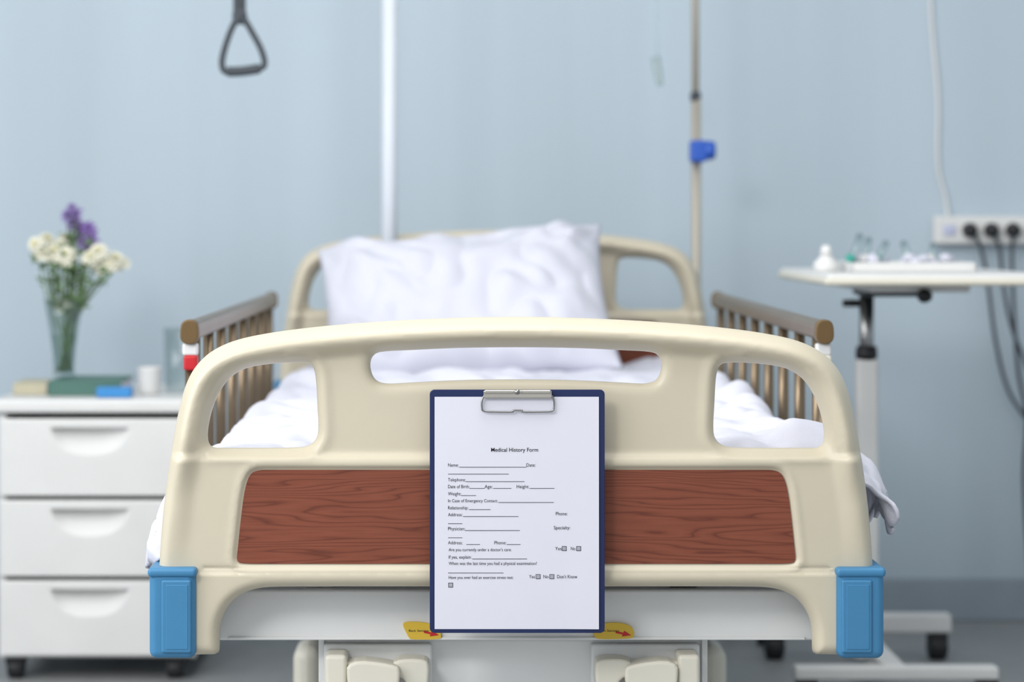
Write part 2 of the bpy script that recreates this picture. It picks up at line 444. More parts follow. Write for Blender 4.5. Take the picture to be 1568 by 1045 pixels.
# ------------------------------------------------------------ text helper
def text_mesh(body, x0, x1, zb, y, size, m, parent, nm, bold=0.0):
    cu = bpy.data.curves.new(nm, 'FONT'); cu.body = body; cu.size = 1.0; cu.offset = bold; cu.resolution_u = 3
    o = bpy.data.objects.new(nm, cu); COL.objects.link(o)
    bpy.context.view_layer.update()
    dg = bpy.context.evaluated_depsgraph_get()
    me = bpy.data.meshes.new_from_object(o.evaluated_get(dg))
    bpy.data.objects.remove(o)
    xs = [v.co.x for v in me.vertices]
    mn, mxx = min(xs), max(xs); sx = (x1-x0)/(mxx-mn)
    for v in me.vertices:
        v.co = Vector((x0+(v.co.x-mn)*sx, y, zb+v.co.y*size))
    me.materials.clear(); me.materials.append(m)
    t = bpy.data.objects.new(nm, me); COL.objects.link(t)
    return par(t, parent)
def join(objs, name):
    with bpy.context.temp_override(active_object=objs[0], object=objs[0], selected_objects=objs, selected_editable_objects=objs):
        bpy.ops.object.join()
    objs[0].name = name
    return objs[0]
lab = []
for u0, u1 in ((626, 656), (916, 948)):
    p0 = M(u0, 968, 0.0400); p1 = M(u1, 968, 0.0400)
    lab.append(text_mesh('Back Section', p0.x, p1.x, p0.z, 0.0400, 0.0042, INK, bed, 'label_text'))
join(lab, 'label_text')

# ------------------------------------------------------------ side rails
for s, nm in ((-1, 'side_rail_left'), (1, 'side_rail_right')):
    x = -0.4585 if s < 0 else 0.4485
    y0, y1 = 0.37, 1.82
    prof = chaikin([(x-0.012, 0.755), (x-0.012, 0.776), (x-0.006, 0.783), (x+0.006, 0.783), (x+0.012, 0.776), (x+0.012, 0.755)], 1)
    prism(nm+'_top', prof, y0, y1, BRONZE, bed)
    prof2 = chaikin([(x-0.013, 0.750), (x-0.013, 0.778), (x-0.006, 0.785), (x+0.006, 0.785), (x+0.013, 0.778), (x+0.013, 0.750)], 2)
    prism(nm+'_cap_front', prof2, y0-0.012, y0+0.01, BRONZED, bed, 0.002)
    prism(nm+'_cap_back', prof2, y1-0.01, y1+0.012, BRONZED, bed, 0.002)
    box(nm+'_bottom', (x-0.010, y0+0.03, 0.47), (x+0.010, y1-0.03, 0.50), BRONZE, bed, 0.004)
    box(nm+'_lower', (x-0.008, y0+0.06, 0.40), (x+0.008, y1-0.06, 0.425), WHITEM, bed, 0.003)
    nb = 8
    for i in range(nb):
        yy = y0+0.06+i*(y1-y0-0.12)/(nb-1)
        tube(nm+'_bar_%d' % i, [(x, yy, 0.485), (x, yy, 0.759)], 0.0085, BRONZE, bed, False, 14)
    for yy in (y0+0.35, y1-0.35):
        box(nm+'_mount', (x-0.007, yy-0.02, 0.40), (x+0.007, yy+0.02, 0.49), DGREY, bed, 0.003)
    box(nm+'_latch', (x-0.011, y0-0.004, 0.733), (x+0.011, y0+0.016, 0.751), WHITEP, bed, 0.004)
    box(nm+'_latch_button', (x-0.009, y0-0.006, 0.712), (x+0.011, y0+0.016, 0.734), RED if s < 0 else OFFW, bed, 0.004)
    tube(nm+'_end_post', [(x, y0+0.008, 0.41), (x, y0+0.008, 0.715)], 0.008, BRONZE, bed, False, 14)

# ------------------------------------------------------------ mattress and linen
box('mattress', (-0.40, 0.06, 0.48), (0.40, 1.93, 0.610), LINEN, bed, 0.03, 5)
def nz(x, y, z, s): return noise.noise(Vector((x*s, y*s, z*s)))
def blanket():
    ny, ns = 230, 180
    verts = []; faces = []
    T = 0.405; R = 0.03; D = 0.12
    for j in range(ny+1):
        y = 0.030+1.88*(j/ny)**1.3
        for i in range(ns+1):
            a = -1+2*i/ns
            sg = 1 if a >= 0 else -1
            cor = max(0, min(1, (0.24-y)/0.13)); cor = cor*cor*(3-2*cor)
            DD = D*(1-(0.50 if sg > 0 else 0.12)*cor)
            tot = T-R+R*math.pi/2+DD; l = abs(a)*tot
            f = 0
            if l < T-R: x, z = l, 0
            elif l < T-R+R*math.pi/2:
                t = (l-(T-R))/R; x = T-R+R*math.sin(t); z = -R+R*math.cos(t)
            else:
                f = (l-(T-R+R*math.pi/2))/DD; x = T; z = -R-DD*f
            x *= sg
            top = max(0, 1-abs(l)/(T)) ** 0.35
            w = nz(x*0.6, y*1.5, 3, 7)*0.015+abs(nz(x+y*0.7, y*0.5-x*.3, 1, 13))*0.026+nz(x, y, 9, 30)*0.004
            zz = 0.625+z+w*(0.5+0.5*top)
            zz += 0.013*math.exp(-((y-0.75-0.2*x)/0.045)**2)*(0.5+0.5*top)
            zz += 0.016*math.exp(-((y-1.25+0.25*x)/0.06)**2)*(0.4+0.6*top)
            zz += 0.008*math.exp(-((y-0.38+0.1*x)/0.02)**2)*(0.4+0.6*top)
            if sg > 0 and l > 0.22:
                k = math.exp(-((l-0.36)/0.06)**2)
                zz += k*(0.036*max(0, nz(x*1.2, y*2.2, 8, 7))+0.016*abs(nz(x, y*2, 4, 15)))
            edge = max(0, min(1, (l-(T-R))/(R*1.57+DD)))
            ext = (0.076 if sg > 0 else 0.058)
            # gathered pleats where the cloth is bunched at the foot corners
            pl = math.sin(math.atan2(max(0.001, y), 0.10)*16+edge*2.5+sg)
            rf = math.sin(y*110+sg*2+6*f)*0.5+nz(x, y*3, 5, 14)
            x += sg*cor*ext*math.sin(edge*math.pi*(0.58 if sg > 0 else 0.5))
            x += sg*rf*(0.006+0.007*cor)*f+sg*cor*edge*pl*0.007
            zz += cor*edge*(nz(x*1.3, y*2, 2, 22)*0.035+0.008*math.sin(y*120)+0.006*math.sin(edge*20+y*40))
            tk = max(0, (0.075-y)/0.045)
            zz -= 0.03*tk**2*(1-0.8*edge)
            yy = y+0.012*f*nz(x, y, 7, 14)+cor*edge*0.010*math.sin(edge*14+sg)
            verts.append((x, yy, zz))
    for j in range(ny):
        for i in range(ns):
            a = j*(ns+1)+i
            faces.append((a, a+1, a+ns+2, a+ns+1))
    o = mk('blanket', verts, faces, LINEN)
    so = o.modifiers.new('s', 'SOLIDIFY'); so.thickness = 0.005; so.offset = 1
    return o
blanket()

def pillow():
    nx, ny = 120, 90; W, Hh, T = 0.292, 0.206, 0.074
    verts = []; faces = []
    def surf(sgn):
        for j in range(ny+1):
            for i in range(nx+1):
                u = -1+2*i/nx; v = -1+2*j/ny
                a = (1-abs(u)**3.0); b = (1-abs(v)**3.0)
                th = T*(max(0, a)**0.6)*(max(0, b)**0.6)
                x = u*W*(1-0.055*(1-v*v)*abs(u)**2); y = v*Hh*(1-0.11*(1-u*u)*abs(v)**2)
                k = min(1, (1-abs(u))*5, (1-abs(v))*5)
                wr = nz(x, y, sgn, 7)*0.018+abs(nz(x*1.6+y, y*1.2-x*.5, sgn+4, 8))*0.026+nz(x, y, sgn, 22)*0.004
                r1 = math.hypot(u-1, v-1); an1 = math.atan2(1-v, 1-u)
                r2 = math.hypot(u+1, v-1); an2 = math.atan2(1-v, 1+u)
                wr += 0.011*math.sin(an1*13)*math.exp(-r1*1.4)+0.011*math.sin(an2*12+1)*math.exp(-r2*1.4)
                z = sgn*(th+wr*k)+nz(x, y, 30, 5)*0.016
                verts.append((x, y, z))
    surf(1); surf(-1)
    N = (nx+1)*(ny+1)
    for j in range(ny):
        for i in range(nx):
            a = j*(nx+1)+i
            faces.append((a, a+1, a+nx+2, a+nx+1)); faces.append((N+a, N+a+nx+1, N+a+nx+2, N+a+1))
    o = mk('pillow', verts, faces, LINEN)
    bm = bmesh.new(); bm.from_mesh(o.data); bmesh.ops.remove_doubles(bm, verts=bm.verts, dist=0.0004); bm.to_mesh(o.data); bm.free()
    o.matrix_world = Matrix.Translation((-0.064, 1.728, 0.757)) @ Matrix.Rotation(math.radians(-5.6), 4, 'Y') @ Matrix.Rotation(math.radians(44), 4, 'X')
    return o
pillow()

# ------------------------------------------------------------ trapeze pole + handle
tp = empty('bed_trapeze', (-0.223, 1.94, 0))
tube('pole', [(-0.223, 1.938, 0.40), (-0.221, 1.938, 1.74)], 0.0165, POLEW, tp, False, 20)
tube('boom', [(-0.221, 1.938, 1.72), (-0.23, 1.93, 1.82), (-0.33, 1.83, 1.87), (-0.53, 1.60, 1.88)], 0.0165, POLEW, tp)
hy = 1.66
ap = M(366, 0, hy)
tube('strap', [(ap.x-0.004, hy, 1.88), M(363, 0, hy), M(365, 22, hy)], 0.008, DGREY, tp)
tube('strap_2', [(ap.x+0.006, hy, 1.88), M(372, 0, hy), M(370, 24, hy)], 0.006, DGREY, tp)
lathe('ring', [(0.0005, -0.006), (0.013, -0.006), (0.015, 0), (0.013, 0.006), (0.0005, 0.006)], M(367, 24, hy), DGREY, tp, 20, 'Y')
tube('handle_loop', [M(366, 22, hy), M(353, 48, hy), M(343, 78, hy), M(340, 98, hy), M(346, 110, hy), M(370, 109, hy), M(398, 105, hy), M(405, 96, hy), M(399, 74, hy), M(384, 46, hy), M(370, 22, hy)], 0.0064, DGREY, tp)
tube('handle_grip', [M(348, 110, hy), M(372, 109, hy), M(398, 105, hy)], 0.0100, DGREY, tp)

# ------------------------------------------------------------ IV stand
ivp = M(1065, 300, 2.22)
iv = empty('iv_stand', (ivp.x, 2.22, 0))
ix = ivp.x
tube('lower_pole', [(ix+0.002, 2.22, 0.08), (ix+0.001, 2.22, 1.20)], 0.0105, POLE, iv, False, 18)
tube('upper_pole', [(ix, 2.22, 1.1), (ix-0.002, 2.22, 2.0)], 0.0086, POLE, iv, False, 18)
pz = M(1068, 148, 2.22).z
lathe('lock_collar', [(0.0005, -0.012), (0.010, -0.011), (0.0125, 0), (0.010, 0.011), (0.0005, 0.012)], (ix, 2.22, pz), DGREY, iv)
cz = M(1068, 232, 2.22).z
box('clamp_body', (ix-0.013, 2.19, cz-0.024), (ix+0.022, 2.24, cz+0.024), BLUEC, iv, 0.006)
lathe('clamp_knob', [(0.0005, -0.012), (0.02, -0.012), (0.022, 0), (0.018, 0.012), (0.0005, 0.014)], (ix+0.030, 2.21, cz+0.002), BLUEC, iv, 20, 'X')
tube('hook_bar', [(ix-0.085, 2.22, 1.99), (ix-0.08, 2.22, 1.96), (ix, 2.22, 2.0), (ix+0.08, 2.22, 1.96), (ix+0.085, 2.22, 1.99)], 0.004, POLE, iv)
for k in range(5):
    a = 2*math.pi*k/5+math.radians(54)
    e = (ix+0.15*math.cos(a), 2.25+0.15*math.sin(a), 0.065)
    tube('leg_%d' % k, [(ix, 2.22, 0.10), e], 0.011, POLE, iv, False)
    caster((e[0], e[1]), 0.025, 0.018, DGREY, iv, 'wheel_%d' % k)
    tube('stem_%d' % k, [(e[0], e[1], 0.03), e], 0.006, DGREY, iv, False)
q = M(1007, 92, 2.22)
tube('drip_line', [(q.x-0.002, 2.22, 1.97), (q.x-0.004, 2.22, 1.6), (q.x, 2.22, q.z)], 0.0018, CLEARP, iv)
tube('drip_chamber', [M(1004, 88, 2.22), M(1005, 96, 2.22), M(1009, 118, 2.22), M(1011, 131, 2.22)], [0.0110, 0.0075], CLEARP, iv)
tube('drip_chamber_core', [M(1004, 90, 2.22), M(1005, 96, 2.22), M(1009, 118, 2.22), M(1011, 129, 2.22)], [0.0070, 0.005], WHITEP, iv)

# ------------------------------------------------------------ clipboard
cb = empty('clipboard', (0, -0.04, 0.53))
ycb = -0.040
def C(u, v, y=ycb): return M(u, v, y)
a = C(658, 597); b = C(926, 970)
def rrect(x0, x1, z0, z1, r, n=6):
    out = []
    for cx, cz, s in ((x1-r, z1-r, 0), (x0+r, z1-r, 90), (x0+r, z0+r, 180), (x1-r, z0+r, 270)):
        for k in range(n+1):
            t = math.radians(s+90*k/n); out.append((cx+r*math.cos(t), cz+r*math.sin(t)))
    return out
prism('board', rrect(a.x, b.x, b.z, a.z, 0.006), ycb, ycb+0.0035, NAVY, cb, 0.0008)
pa = C(665.5, 608, ycb-0.001); pb = C(917, 964, ycb-0.001)
nxp, nzp = 20, 30; vs = []; fs = []
for j in range(nzp+1):
    for i in range(nxp+1):
        s = i/nxp; t = j/nzp
        lift = 0.0022*max(0, s-0.80)*5*max(0, t-0.25)+0.0016*math.sin(t*3.1)*s*s
        vs.append((pa.x+(pb.x-pa.x)*s, ycb-0.0006-lift, pa.z+(pb.z-pa.z)*t))
for j in range(nzp):
    for i in range(nxp):
        q = j*(nxp+1)+i; fs.append((q, q+nxp+1, q+nxp+2, q+1))
o = mk('form_sheet', vs, fs, PAPER, cb)
# clip
c0 = C(740, 598); c1 = C(845, 610)
box('clip_plate', (c0.x, ycb-0.006, c1.z), (c1.x, ycb-0.0005, c0.z), STEEL, cb, 0.0015)
box('clip_roll', (c0.x+0.001, ycb-0.009, c0.z-0.0045), (c1.x-0.001, ycb-0.002, c0.z+0.001), STEEL, cb, 0.002)
cc = C(792, 600)
lathe('clip_rivet', [(0.0005, -0.0015), (0.003, -0.001), (0.0035, 0.001), (0.0005, 0.001)], (cc.x, ycb-0.0092, cc.z), CHROME, cb, 16, 'Y')
box('clip_tab', (cc.x-0.007, ycb-0.0095, cc.z-0.001), (cc.x+0.007, ycb-0.006, cc.z+0.0022), STEEL, cb, 0.001)
wr = []
for u, v in ((741, 606), (738, 614), (738, 624), (741, 629.5), (760, 630.5), (784, 630.5), (786, 628.5), (799, 628.5), (801, 630.5), (828, 630.5), (845, 629.5), (848, 624), (848, 614), (845, 606)):
    p = C(u, v); wr.append((p.x, ycb-0.0045, p.z))
tube('clip_wire', wr, 0.0012, CHROME, cb, True, 8)
# printed form
def ysheet(u, v):
    s = (u-665.5)/(917-665.5); t = (964-v)/(964-608)
    t = 1-t
    return ycb-0.0006-(0.0022*max(0, s-0.80)*5*max(0, t-0.25)+0.0016*math.sin(t*3.1)*s*s)-0.0003
K = 1/1213.0
rows = [("Medical History Form", 752, 824, 692, 8.6, .004)]
for s_, a_, b_, v_ in [("Name:", 686, 702, 715), ("Date:", 806, 820, 715), ("Telephone:", 686, 713, 737.5), ("Date of Birth:", 686, 719, 748), ("Age:", 742, 754, 748), ("Height:", 791, 810, 748),
    ("Weight:", 686, 706, 759), ("In Case of Emergency Contact:", 686, 762, 769.5), ("Relationship:", 686, 717, 780.5), ("Address:", 686, 708, 791), ("Phone:", 851, 869, 789.5), ("Physician:", 686, 712, 812.5), ("Specialty:", 848, 873, 811),
    ("Address:", 686, 708, 834), ("Phone:", 757, 775, 834), ("Are you currently under a doctor's care:", 687, 783, 844.5), ("Yes", 850, 860, 843), ("No", 874, 881, 843), ("If yes, explain:", 687, 722, 856),
    ("When was the last time you had a physical examination?", 687, 822, 865.5), ("Have you ever had an exercise stress test:", 687, 786, 887), ("Yes", 810, 819, 886), ("No", 832, 840, 886), ("Don't Know", 853, 884, 886)]:
    rows.append((s_, a_, b_, v_, 6.8 if len(s_) > 20 else 7.4, 0.0))
txt = []
for s_, a_, b_, v_, sz, bd in rows:
    y = ysheet(a_, v_); y2 = ysheet(b_, v_); yy = min(y, y2)
    p0 = M(a_, v_, yy); p1 = M(b_, v_, yy)
    t = text_mesh(s_, p0.x, p1.x, p0.z, yy, sz*K, INK, cb, 'txt', bd); txt.append(t)
join(txt, 'form_text')
ln = []
def flat(u0, u1, v0, v1, m, nm, dy=0.0):
    y = min(ysheet(u0, v0), ysheet(u1, v0))-dy
    A = M(u0, v0, y); B = M(u1, v1, y)
    return mk(nm, [(A.x, y, B.z), (B.x, y, B.z), (B.x, y, A.z), (A.x, y, A.z)], [(0, 1, 2, 3)], m, cb, False)
for u0, u1, v in [(703, 806, 715.5), (686, 779, 726), (713, 803, 737.5), (719, 742, 748), (755, 783, 748), (811, 849, 748), (706, 729, 759), (763, 848, 769.5), (718, 751, 780.5), (709, 794, 791), (686, 708, 802), (712, 796, 812.5), (686, 708, 823.5), (714, 735, 834), (776, 797, 834), (723, 807, 856), (686, 771, 877.5)]:
    ln.append(flat(u0, u1, v, v+0.75, INK, 'ln'))
join(ln, 'form_rules')
ck = []; ck2 = []
for u, v in ((864, 840.5), (886, 840.5), (824, 883.5), (845, 883.5), (690, 896.5)):
    ck.append(flat(u-3.6, u+3.6, v-3.6, v+3.6, INK, 'ck')); ck2.append(flat(u-2.8, u+2.8, v-2.8, v+2.8, INKG, 'ck2', 0.0002))
join(ck, 'checkbox_frames'); join(ck2, 'checkbox_fills')

# ------------------------------------------------------------ bedside cabinet
cx0, cx1 = -1.006, -0.608; cyf = 1.79; cyb = 2.24; topz = 0.569
cab = empty('bedside_cabinet', ((cx0+cx1)/2, 2.0, 0))
box('top', (cx0-0.012, cyf-0.018, topz-0.028), (cx1+0.012, cyb, topz), WHITEP, cab, 0.008, 4)
box('side_left', (cx0, cyf, 0.046), (cx0+0.016, cyb-0.005, topz-0.028), WHITEP, cab, 0.002)
box('side_right', (cx1-0.016, cyf, 0.046), (cx1, cyb-0.005, topz-0.028), WHITEP, cab, 0.002)
box('back', (cx0+0.016, cyb-0.02, 0.05), (cx1-0.016, cyb-0.006, topz-0.028), WHITEP, cab, 0.001)
box('base', (cx0, cyf+0.004, 0.046), (cx1, cyb-0.01, 0.062), WHITEP, cab, 0.003)
def drawer(z0, z1, nm):
    nx, nz_ = 140, 80; vs = []; fs = []
    x0, x1 = cx0+0.004, cx1-0.004; yf = cyf-0.016
    hx = cx0+0.186; hw = 0.078; zt = z1-0.018; hh = 0.054
    for j in range(nz_+1):
        for i in range(nx+1):
            x = x0+(x1-x0)*i/nx; z = z0+(z1-z0)*j/nz_
            a = (x-hx)/hw; y = yf
            if abs(a) < 1:
                zb = zt-hh*(1-abs(a)**2.6)**0.6
                if zb < z < zt:
                    y = yf+0.040*((z-zb)/hh)**0.9
            e = min(x-x0, x1-x, z-z0, z1-z)
            if e < 0.003: y += 0.004*(1-e/0.003)**2
            vs.append((x, y, z))
    for j in range(nz_):
        for i in range(nx):
            q = j*(nx+1)+i; fs.append((q, q+1, q+nx+2, q+nx+1))
    mk(nm+'_front', vs, fs, WHITEP, cab)
    box(nm+'_tray', (x0+0.014, yf+0.042, z0+0.004), (x1-0.014, cyb-0.03, z1-0.004), WHITEP, cab, 0.001)
drawer(0.374, 0.530, 'drawer_upper'); drawer(0.212, 0.366, 'drawer_middle'); drawer(0.052, 0.204, 'drawer_lower')
for i, (x, y) in enumerate(((cx0+0.03, cyf+0.03), (cx1-0.045, cyf+0.03), (cx0+0.03, cyb-0.05), (cx1-0.045, cyb-0.05))):
    caster((x, y), 0.021, 0.03, DGREY, cab, 'caster_%d' % i)
    box('caster_fork_%d' % i, (x-0.02, y-0.016, 0.028), (x+0.02, y+0.018, 0.048), DARK, cab, 0.004)

# books, box, cup, glass
tz = topz+0.001
def book(nm, lo, hi, cover, rot=0):
    e = empty(nm, tuple((Vector(lo)+Vector(hi))/2))
    x0, y0, z0 = lo; x1, y1, z1 = hi
    box('cover_bottom', (x0, y0, z0), (x1, y1, z0+0.003), cover, e, 0.001)
    box('cover_top', (x0, y0, z1-0.003), (x1, y1, z1), cover, e, 0.001)
    box('spine', (x0, y0, z0+0.001), (x1, y0+0.004, z1-0.001), cover, e, 0.0015)
    box('pages', (x0+0.003, y0+0.004, z0+0.003), (x1-0.003, y1-0.004, z1-0.003), PAPER, e, 0.0005)
    e.rotation_euler = (0, 0, rot)
book('green_book', (-0.920, 1.87, tz), (-0.770, 2.06, tz+0.030), GREENB)
book('cream_book', (-0.998, 1.90, tz), (-0.928, 2.03, tz+0.024), CREAMB)
bb = empty('blue_pill_box', (-0.775, 1.86, tz))
box('box_base', (-0.813, 1.815, tz), (-0.743, 1.855, tz+0.014), BLUEBOX, bb, 0.003)
box('box_lid', (-0.8135, 1.8145, tz+0.012), (-0.7425, 1.8555, tz+0.020), BLUEBOX, bb, 0.003)
lathe('white_cup', [(0.0005, 0.0), (0.020, 0.0), (0.0225, 0.004), (0.0245, 0.052), (0.0255, 0.055), (0.0235, 0.054), (0.021, 0.006), (0.0005, 0.005)], (-0.720, 1.93, tz), WHITEP)
lathe('water_glass', [(0.0005, 0.0), (0.030, 0.0), (0.033, 0.004), (0.038, 0.135), (0.0365, 0.135), (0.0315, 0.008), (0.0005, 0.007)], (-0.660, 1.98, tz), GLASS)
# glass vase + bouquet
vz = tz+0.031
vx, vy = M(98, 580, 1.97).x, 1.97
fv = empty('flower_vase', (vx, vy, vz))
lathe('glass_body', [(0.0005, 0.0), (0.020, 0.0), (0.024, 0.004), (0.022, 0.02), (0.025, 0.06), (0.034, 0.12), (0.042, 0.165), (0.0405, 0.165), (0.0325, 0.12), (0.0235, 0.06), (0.0205, 0.022), (0.0205, 0.01), (0.0005, 0.008)], (vx, vy, vz), GLASS, fv)
lathe('water', [(0.0005, 0.009), (0.0200, 0.0105), (0.0200, 0.022), (0.023, 0.06), (0.0270, 0.09), (0.0005, 0.09)], (vx, vy, vz), WATER, fv)
def petals(name, centers, rad, m, n=14, layers=4, droop=0.3):
    vs = []; fs = []
    for c, nr, rs in centers:
        nr = nr.normalized(); t = nr.orthogonal().normalized(); b = nr.cross(t)
        for l in range(layers):
            el = math.radians(-15+75*l/(layers-1) if layers > 1 else 20)
            rl = rad*rs*(1-0.16*l)
            for k in range(n):
                an = 2*math.pi*(k+0.5*l)/n+random.uniform(-.15, .15)
                d = (t*math.cos(an)+b*math.sin(an)); side = nr.cross(d)
                tip = c+(d*math.cos(el)+nr*math.sin(el))*rl
                md = c+(d*math.cos(el)*0.6+nr*(math.sin(el)*0.6+0.12))*rl
                w = rl*0.20
                s = len(vs)
                vs += [c, md+side*w, tip+side*w*0.5, tip-side*w*0.5, md-side*w]
                fs.append((s, s+1, s+2, s+3, s+4))
    return mk(name, vs, fs, m, fv, False)
def rv(): return Vector((random.uniform(-.4, .4), random.uniform(-1, -.2), random.uniform(.1, 1)))
whites = [(54, 374), (72, 366), (92, 378), (101, 366), (66, 388), (138, 394), (160, 412), (176, 397), (186, 403), (150, 400), (100, 390), (168, 406), (82, 385), (150, 385)]
wc = [(M(u, v, 1.97+random.uniform(-.03, .03)), rv(), random.uniform(.85, 1.2)) for u, v in whites]
petals('white_flowers', wc, 0.022, PETALW)
petals('flower_centres', [(c+n.normalized()*0.006, n, .4) for c, n, s in wc], 0.018, PETALY, 8, 3)
purp = [(110, 318), (118, 328), (104, 330), (112, 342), (122, 352), (132, 358), (140, 368), (128, 370), (118, 345), (136, 350)]
pc = [(M(u, v, 1.97+random.uniform(-.015, .015)), rv(), random.uniform(.8, 1.2)) for u, v in purp]
petals('purple_flowers', pc, 0.018, PETALP, 8, 3)
stems = []
for i, (c, n, s) in enumerate(wc+pc):
    base = Vector((vx+random.uniform(-.014, .014), vy+random.uniform(-.014, .014), vz+0.012))
    neck = Vector((vx+max(-.03, min(.03, (c.x-vx)*0.5)), vy+(c.y-vy)*0.4, vz+0.13))
    stems.append(tube('stem', [base, neck, c], 0.0015, GREENL, fv, True, 6))
join(stems, 'stems')
vs = []; fs = []
for i in range(300):
    c = random.choice(wc+pc)[0]
    neck = Vector((vx, vy, vz+0.12)); p = neck.lerp(c, random.uniform(0.1, 0.93))+Vector((random.uniform(-.016, .016), random.uniform(-.012, .012), random.uniform(-.012, .012)))
    d = Vector((random.uniform(-1, 1), random.uniform(-1, 1), random.uniform(-.3, 1))).normalized(); sd = d.orthogonal().normalized()
    l = random.uniform(.014, .034); w = l*0.2; s = len(vs)
    vs += [p, p+d*l*.5+sd*w, p+d*l, p+d*l*.5-sd*w]; fs.append((s, s+1, s+2, s+3))
mk('leaves', vs, fs, GREENL, fv, False)

# ------------------------------------------------------------ overbed table
ox = CX+0.80
ot = empty('overbed_table', (ox, 1.75, 0))
box('table_top', (CX+0.668, 1.36, 0.814), (CX+1.082, 2.03, 0.830), WHITEP, ot, 0.006, 4)
box('table_rim', (CX+0.662, 1.354, 0.808), (CX+1.088, 2.036, 0.822), OFFW, ot, 0.006, 4)
box('support_plate', (ox-0.03, 1.50, 0.792), (ox+0.16, 1.95, 0.809), WHITEM, ot, 0.005)
box('support_arm', (ox-0.02, 1.62, 0.780), (ox+0.10, 1.78, 0.795), DGREY, ot, 0.006)
lathe('tilt_knob', [(0.0005, -0.02), (0.012, -0.019), (0.014, 0), (0.012, 0.012), (0.0005, 0.012)], (CX+0.872, 1.50, 0.786), DARK, ot, 20, 'Y')
tube('inner_post', [(ox-0.003, 1.71, 0.60), (ox-0.003, 1.71, 0.795)], 0.0145, CHROME, ot, False, 20)
lathe('collar', [(0.012, -0.012), (0.020, -0.012), (0.022, 0.0), (0.020, 0.014), (0.012, 0.016)], (ox-0.003, 1.71, 0.665), DARK, ot)
lathe('lock_lever', [(0.0005, -0.02), (0.007, -0.02), (0.008, 0), (0.007, 0.012), (0.0005, 0.012)], (ox-0.03, 1.71, 0.765), DARK, ot, 16, 'X')
box('outer_post', (ox-0.025, 1.69, 0.075), (ox+0.019, 1.73, 0.655), WHITEP, ot, 0.008, 4)
bx0, bx1 = CX+0.625, CX+1.012; bcx = CX+0.822
box('base_bar_front', (bx0, 1.49, 0.056), (bx1, 1.53, 0.082), WHITEP, ot, 0.006)
box('base_bar_back', (bx0, 2.01, 0.058), (bx1+0.015, 2.05, 0.098), WHITEP, ot, 0.006)
box('base_spine', (bcx-0.03, 1.50, 0.054), (bcx+0.015, 2.03, 0.086), WHITEP, ot, 0.006)
box('post_foot', (ox-0.03, 1.68, 0.06), (ox+0.025, 1.74, 0.10), WHITEP, ot, 0.006)
for i, (x, y) in enumerate(((bx0+0.025, 1.51), (bx1-0.02, 1.51), (bx0+0.03, 2.03), (bx1-0.012, 2.03))):
    caster((x, y), 0.026, 0.036, DGREY, ot, 'caster_%d' % i)
    box('caster_fork_%d' % i, (x-0.02, y-0.018, 0.035), (x+0.02, y+0.02, 0.060), DARK, ot, 0.004)
# supplies on the table
z0 = 0.8305
tr = empty('supply_tray', (CX+0.9, 1.6, z0))
def P3(u, y): return CX+(u-712)*(y-CY)/F
xa, xb = P3(1294, 1.6), P3(1482, 1.6)
box('tray_bottom', (xa, 1.52, z0), (xb, 1.72, z0+0.004), WHITEP, tr, 0.002)
for n_, lo, hi in (('f', (xa, 1.52, z0), (xb, 1.525, z0+0.018)), ('b', (xa, 1.715, z0), (xb, 1.72, z0+0.018)), ('l', (xa, 1.52, z0), (xa+0.005, 1.72, z0+0.018)), ('r', (xb-0.005, 1.52, z0), (xb, 1.72, z0+0.018))):
    box('tray_wall_'+n_, lo, hi, WHITEP, tr, 0.002)
for i in range(16):
    c = Vector((random.uniform(xa+0.02, xb-0.02), random.uniform(1.54, 1.70), z0+random.uniform(.014, .026)))
    lathe('cotton_%d' % i, [(0.0005, -0.010), (0.010, -0.007), (0.013, 0), (0.010, 0.007), (0.0005, 0.010)], c, LINEN, tr, 10)
bo = empty('dropper_bottle', (P3(1265, 1.6), 1.6, z0))
lathe('bottle', [(0.0005, 0), (0.023, 0), (0.0245, 0.003), (0.0245, 0.016), (0.014, 0.026), (0.012, 0.03), (0.0005, 0.03)], bo.location, WHITEP, bo)
lathe('cap', [(0.0005, 0.028), (0.0125, 0.028), (0.011, 0.042), (0.007, 0.050), (0.0005, 0.051)], bo.location, WHITEP, bo)
for i, (u, hgt, dx) in enumerate(((1300, .07, .02), (1322, .062, .012), (1345, .055, .02), (1395, .055, -.006), (1432, .05, .01))):
    x = P3(u, 1.64)
    tube('syringe_barrel_%d' % i, [(x, 1.60+i*0.02, z0+0.021), (x+dx, 1.63+i*0.02, z0+hgt)], 0.007, CLEARP, tr, False)
    tube('syringe_tip_%d' % i, [(x, 1.60+i*0.02, z0+0.018), (x-dx*0.4, 1.595+i*0.02, z0+0.030)], 0.0085, TEAL if i in (0, 2, 3) else WHITEP, tr, False)

